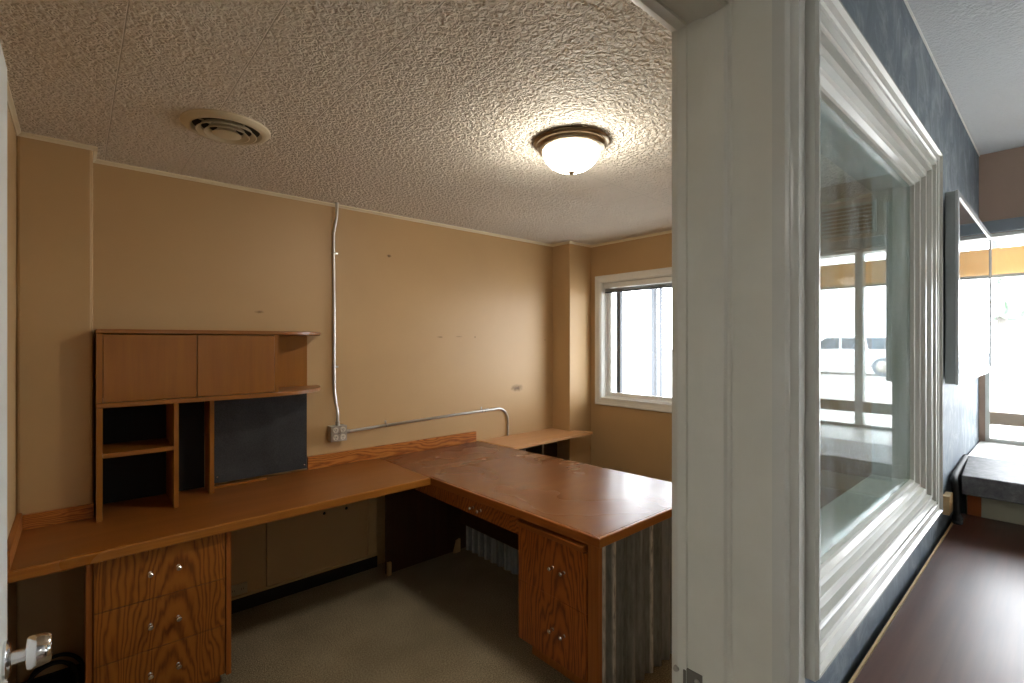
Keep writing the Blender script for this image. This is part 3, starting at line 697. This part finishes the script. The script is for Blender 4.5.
tag(obj('cable_cover', bm, 'tan', bevel=0.002), 'thin tan vertical cable strip at the right end of the under-desk panelling', 'cable cover')

# ------------------------------------------------------------------ ceiling fixtures
LC = (1.660, 1.475)
cl = thing('ceiling_light', 'lit white glass dome light with a brushed metal rim on the office ceiling', 'ceiling light', (LC[0], LC[1], H))
bm = BM(); lathe(bm, [(0.150, 0), (0.166, -0.002), (0.170, -0.008), (0.166, -0.014), (0.158, -0.017), (0.157, -0.024), (0.150, -0.030), (0.147, -0.038), (0.136, -0.044), (0.126, -0.044), (0.126, -0.030)], (LC[0], LC[1], H), 'Z', 64)
obj('rim', bm, 'nickel', cl, True, label='brushed metal rim')
bm = BM(); lathe(bm, [(0.127*math.cos(a), -0.040-0.096*math.sin(a)) for a in [i*PI/28 for i in range(15)]], (LC[0], LC[1], H), 'Z', 64); obj('glass_dome', bm, 'bowl', cl, True)
bm = BM(); lathe(bm, [(0.012, -0.133), (0.016, -0.137), (0.015, -0.140), (0.009, -0.144), (0.006, -0.148), (0, -0.149)], (LC[0], LC[1], H), 'Z', 24); obj('finial', bm, 'nickel', cl, True)
VC = (0.470, 2.328)
av = thing('ceiling_vent', 'round cream air diffuser with stepped rings on the office ceiling', 'vent', (VC[0], VC[1], H))
bm = BM(); lathe(bm, [(0.164, 0), (0.163, -0.007), (0.153, -0.015), (0.140, -0.020), (0.131, -0.020), (0.126, -0.014), (0.124, 0)], (VC[0], VC[1], H), 'Z', 56); obj('flange', bm, 'ventc', av, True)
bm = BM(); lathe(bm, [(0, -0.0012), (0.124, -0.0012), (0.124, -0.0002), (0, -0.0002)], (VC[0], VC[1], H), 'Z', 40); obj('throat', bm, 'ventd', av, label='dark throat')
for r0, r1, z0, z1 in ((0.094, 0.110, -0.008, -0.026), (0.066, 0.083, -0.010, -0.031)):
    bm = BM(); lathe(bm, [(r0, z0), (r0+0.004, z0-0.008), (r1, z1), (r1+0.002, z1-0.002), (r1-0.002, z1-0.003), (r0-0.001, z0-0.009), (r0-0.002, z0), (r0, z0)], (VC[0], VC[1], H), 'Z', 48); obj('ring', bm, 'ventc', av, True)
bm = BM(); lathe(bm, [(0.030, -0.004), (0.036, -0.016), (0.052, -0.030), (0.053, -0.033), (0.045, -0.035), (0.02, -0.0355), (0, -0.0355)], (VC[0], VC[1], H), 'Z', 40); obj('centre_cone', bm, 'ventc', av, True)
for a in (0.4, 0.4+PI/2, 0.4+PI, 0.4+1.5*PI):
    ca, sa = math.cos(a), math.sin(a); bm = BM()
    tube(bm, [(VC[0]+0.036*ca, VC[1]+0.036*sa, H-0.014), (VC[0]+0.122*ca, VC[1]+0.122*sa, H-0.010)], 0.003, 8)
    obj('bracket', bm, 'ventc', av)

# ------------------------------------------------------------------ cables on the floor at the left
bm = BM()
pts = []
for i in range(72):
    a = i/72*2*PI*3.0; r = 0.072+0.014*math.sin(a*0.66+1)
    pts.append((-0.075+1.15*r*math.cos(a)+0.012*math.sin(a*0.31), 2.84+0.055*math.sin(a)+0.018*math.cos(a*0.4), 0.096+r*math.sin(a)))
tube(bm, smooth_path(pts, 2), 0.0075, 8)
tag(obj('cable_coil', bm, 'black', None, True), 'loose coil of black cable on the carpet behind the chrome door knob', 'cable')

# ================================================================== SHOP SIDE
CT = 0.910
ct = thing('counter', 'dark cherry brown counter along the slate wall with a sheen from the window', 'counter', (1.7, -0.1, 0))
bm = BM(); box(bm, 0.96, 2.452, -0.62, 0.2655, CT-0.034, CT); obj('counter_top', bm, 'counter', ct, bevel=0.002)
bm = BM(); box(bm, 0.96, 2.30, 0.2660, 0.2705, CT-0.034, CT+0.0015); obj('edge_strip', bm, 'tanwood', ct, label='thin pale edge strip along the wall')
bm = BM(); box(bm, 1.02, 2.42, -0.50, 0.24, 0.08, CT-0.0345); box(bm, 1.06, 2.40, -0.44, 0.20, 0, 0.08); obj('base_cabinet', bm, 'counter', ct)

lg = thing('window_bench', 'grey laminate ledge with a thick front edge standing below the shop window', 'ledge', (2.6, -1.0, 0))
LZ = 1.077
bm = BM(); prism(bm, [(2.320, 0.247), (2.740, 0.272), (2.740, -3.2), (2.320, -3.2)], LZ-0.067, LZ); obj('ledge_top', bm, 'graylam', lg, bevel=0.004)
bm = BM(); box(bm, 2.458, 2.476, -3.1, 0.208, 0.0, LZ-0.0675); obj('front_panel', bm, 'panelw', lg, label='cream panel under the ledge')
bm = BM(); box(bm, 2.456, 2.490, 0.2085, 0.246, 0.0, LZ-0.0675); obj('corner_post', bm, 'orange', lg, bevel=0.002, label='orange brown corner post')
# black bent bracket with a knobbly foot
bk = thing('bracket_leg', 'black bent metal leg with a knobby foot between the slate wall and the grey ledge', 'leg', (2.29, 0.262, CT))
bm = BM(); tube(bm, smooth_path([(2.296, 0.2560, CT+0.012), (2.297, 0.2575, CT+0.06), (2.300, 0.2610, CT+0.12), (2.325, 0.2665, CT+0.150), (2.50, 0.2725, CT+0.158), (2.72, 0.2770, CT+0.165)], 6), 0.0100, 12); obj('rod', bm, 'black', bk, True)
bm = BM(); lathe(bm, [(0, 0.0), (0.013, 0.0), (0.0155, 0.006), (0.012, 0.012), (0.015, 0.018), (0.013, 0.028), (0.0085, 0.034), (0, 0.034)], (2.296, 0.2555, CT+0.0008), 'Z', 24); obj('foot', bm, 'black', bk, True)
bm = BM(); box(bm, 2.20, 2.275, 0.2640, 0.2838, CT+0.048, CT+0.112)
tag(obj('wood_block', bm, 'tanwood', bevel=0.002), 'small pale wood block on the slate wall beside the corner of the white window casing', 'block')

# flat screen on the slate wall
tv = thing('flat_screen', 'flat screen with a silver frame on the slate wall, mirroring the shop window', 'screen', (2.65, 0.25, 1.40))
X0, X1, TZ0, TZ1, FYs = 2.127, 3.165, 1.405, 2.035, 0.235
bm = BM(); box(bm, X0+0.001, X1-0.001, FYs+0.006, 0.267, TZ0+0.001, TZ1-0.001); obj('back_case', bm, 'greyside', tv, bevel=0.003)
pt = lambda a, b, h: (a, FYs-h, b)
bm = BM(); frame_sweep(bm, X0, X1, TZ0, TZ1, [(0, -0.006), (0, 0), (0.003, 0.002), (0.020, 0.002), (0.024, -0.002), (0.024, -0.006)], pt); obj('bezel', bm, 'silver', tv, label='silver bezel')
bm = BM(); box(bm, X0+0.0238, X1-0.0238, FYs+0.002, FYs+0.0058, TZ0+0.0238, TZ1-0.0238); obj('glass_front', bm, 'screen', tv)
bm = BM(); lathe(bm, [(0, -0.001), (0.005, -0.001), (0.006, 0)], (2.62, FYs-0.002, TZ0+0.011), 'Y', 14); obj('sensor', bm, 'hole', tv)
bm = BM(); box(bm, 2.5, 2.8, 0.2671, 0.2838, 1.6, 1.85); obj('wall_mount', bm, 'black', tv)

# dark vent above the shop window (seen mirrored in the interior window)
gv = thing('wall_grille', 'dark vent grille above the shop window, seen mirrored in the interior window', 'vent', (SX, -0.16, 2.16))
bm = BM(); box(bm, SX-0.012, SX-0.0005, -0.30, -0.03, 2.14, 2.31); gb = obj('grille_frame', bm, 'greyside', gv, bevel=0.003)
bm = BM()
for k in range(7): box(bm, SX-0.016, SX-0.0125, -0.285, -0.045, 2.155+k*0.021, 2.168+k*0.021)
obj('louvre', bm, 'hole', gv)

# ================================================================== OUTSIDE
bm = BM(); box(bm, 3.80, 70, -45, 45, 0.0, 0.20); struct('ground', bm, 'asphalt', 'pale sunlit ground outside the windows', 'ground')
def car(name, cx, cy, body, label):
    r = thing(name, label, 'car', (cx, cy, 0.20), 'cars parked across the street')
    L = 2.3
    prof = [(-L, 0.35), (-L+0.05, 0.80), (-L+0.55, 0.95), (-1.15, 1.02), (-0.55, 1.55), (0.75, 1.62), (1.75, 1.50), (L-0.10, 1.05), (L, 0.70), (L-0.02, 0.35)]
    b = BM(); extrude_poly(b, [(cx-0.85, cy+y, z+0.20) for y, z in prof], (1.7, 0, 0)); obj('body', b, body, r, bevel=0.06)
    for (a0, a1, b0, b1) in ((-1.00, -0.05, -0.52, -0.05), (0.05, 0.85, 0.05, 0.75), (0.95, 1.62, 0.87, 1.50)):
        b = BM(); extrude_poly(b, [(cx-0.853, cy+a0, 1.25), (cx-0.853, cy+a1, 1.25), (cx-0.853, cy+b1, 1.68), (cx-0.853, cy+b0, 1.68)], (-0.012, 0, 0)); obj('side_window', b, 'carglass', r)
    for y in (-1.42, 1.42):
        b = BM(); lathe(b, [(0, -0.12), (0.22, -0.12), (0.235, -0.10), (0.34, -0.10), (0.36, -0.06), (0.36, 0.10), (0, 0.10)], (cx-0.80, cy+y, 0.56), 'X', 32); w = obj('wheel', b, 'tyre', r, True)
        b = BM(); lathe(b, [(0, -0.13), (0.08, -0.135), (0.21, -0.125), (0.22, -0.12)], (cx-0.80, cy+y, 0.56), 'X', 24); obj('hub_cap', b, 'boxsteel', w, True)
    return r
car('parked_car', 24.0, -5.45, 'carwhite', 'white parked car mirrored in the interior window beside the mullion')
car('parked_car', 24.0, 0.20, 'carblue', 'silver blue parked car seen through the shop window beside the flat screen')
def tree(x, y, s, label):
    r = thing('street_tree', label, 'tree', (x, y, 0.20), 'trees across the street')
    b = BM(); tube(b, [(x, y, 0.20), (x+0.1, y, 1.2*s), (x, y+0.1, 2.4*s)], 0.16*s, 10); obj('trunk', b, 'bark', r, True)
    b = BM()
    for k in range(34):
        a = random.uniform(0, 2*PI); e = random.uniform(-0.6, 1.2); d = 1.1*s*random.uniform(0.5, 1)
        c = Vector((x+d*math.cos(a)*math.cos(e), y+d*math.sin(a)*math.cos(e), 2.7*s+d*math.sin(e)))
        bmesh.ops.create_icosphere(b, subdivisions=2, radius=0.5*s*random.uniform(0.6, 1.1), matrix=Matrix.Translation(c))
    for v in b.verts:
        v.co += Vector((random.uniform(-1,1), random.uniform(-1,1), random.uniform(-1,1)))*0.07*s
    obj('crown', b, 'leaf', r)
tree(36, 2.2, 1.3, 'green tree across the street, seen past the right edge of the flat screen')
# awning post outside the office window
ap = thing('awning_post', 'slim grey post with a short arm standing outside the office window', 'post', (5.6, 3.6, 0.20))
bm = BM(); box(bm, 5.57, 5.63, 3.52, 3.58, 0.20, 2.413); obj('post', bm, 'postm', ap, bevel=0.006)
bm = BM(); tube(bm, [(5.6, 3.55, 2.22), (5.6, 3.72, 2.28), (5.6, 3.92, 2.30)], 0.022, 10); obj('arm', bm, 'postm', ap, True)
bm = BM(); box(bm, 5.585, 5.615, 3.44, 3.47, 0.20, 2.25); obj('downpipe', bm, 'postm', ap)

bm = BM(); extrude_poly(bm, [(3.76, 0.4, 2.62), (6.30, 0.4, 2.34), (6.30, 0.4, 2.38), (3.76, 0.4, 2.66)], (0, 4.2, 0))  # roof added out of view to dim daylight through the office window
tag(obj('added_awning', bm, 'postm'), 'unseen grey roof on the slim post, added outside the office window to cut daylight', 'added_awning')

# ================================================================== LIGHT
def added_shop_light(x, y, label):  # domes added out of view behind the camera to brighten the door jamb
    t = thing('ceiling_light', label, 'ceiling light', (x, y, H), 'added shop fill lights')
    b = BM(); lathe(b, [(0.150, 0), (0.166, -0.002), (0.170, -0.008), (0.158, -0.017), (0.147, -0.038), (0.136, -0.044), (0.126, -0.044), (0.126, -0.030)], (x, y, H), 'Z', 48); obj('rim', b, 'nickel', t, True)
    b = BM(); lathe(b, [(0.127*math.cos(a), -0.040-0.096*math.sin(a)) for a in [i*PI/28 for i in range(15)]], (x, y, H), 'Z', 48); obj('glass_dome', b, 'fill_bowl', t, True)
added_shop_light(-1.2, -1.3, 'white dome fill light added on the unseen shop ceiling behind the counter')
added_shop_light(0.9, -2.6, 'white dome fill light added on the unseen shop ceiling nearer the front window')

W = bpy.data.worlds.new('daylight'); S.world = W; W.use_nodes = True
bg = W.node_tree.nodes['Background']; bg.inputs[0].default_value = (0.90, 0.95, 1.0, 1); bg.inputs[1].default_value = 11.0

# ================================================================== CAMERA
cam = bpy.data.cameras.new('camera'); co = bpy.data.objects.new('camera', cam); COL.objects.link(co)
cam.sensor_fit = 'HORIZONTAL'; cam.sensor_width = 36.0; cam.lens = 36.0*492/1024; cam.clip_start = 0.02; cam.clip_end = 300
co.location = (0, 0, 1.545)
co.rotation_euler = (PI/2, 0, -(PI/2-math.atan((1068-512)/492)))
S.camera = co
vs = S.view_settings
vs.view_transform = 'Standard'; vs.look = 'None'; vs.gamma = 1.0; vs.use_curve_mapping = False
vs.exposure = 0.68
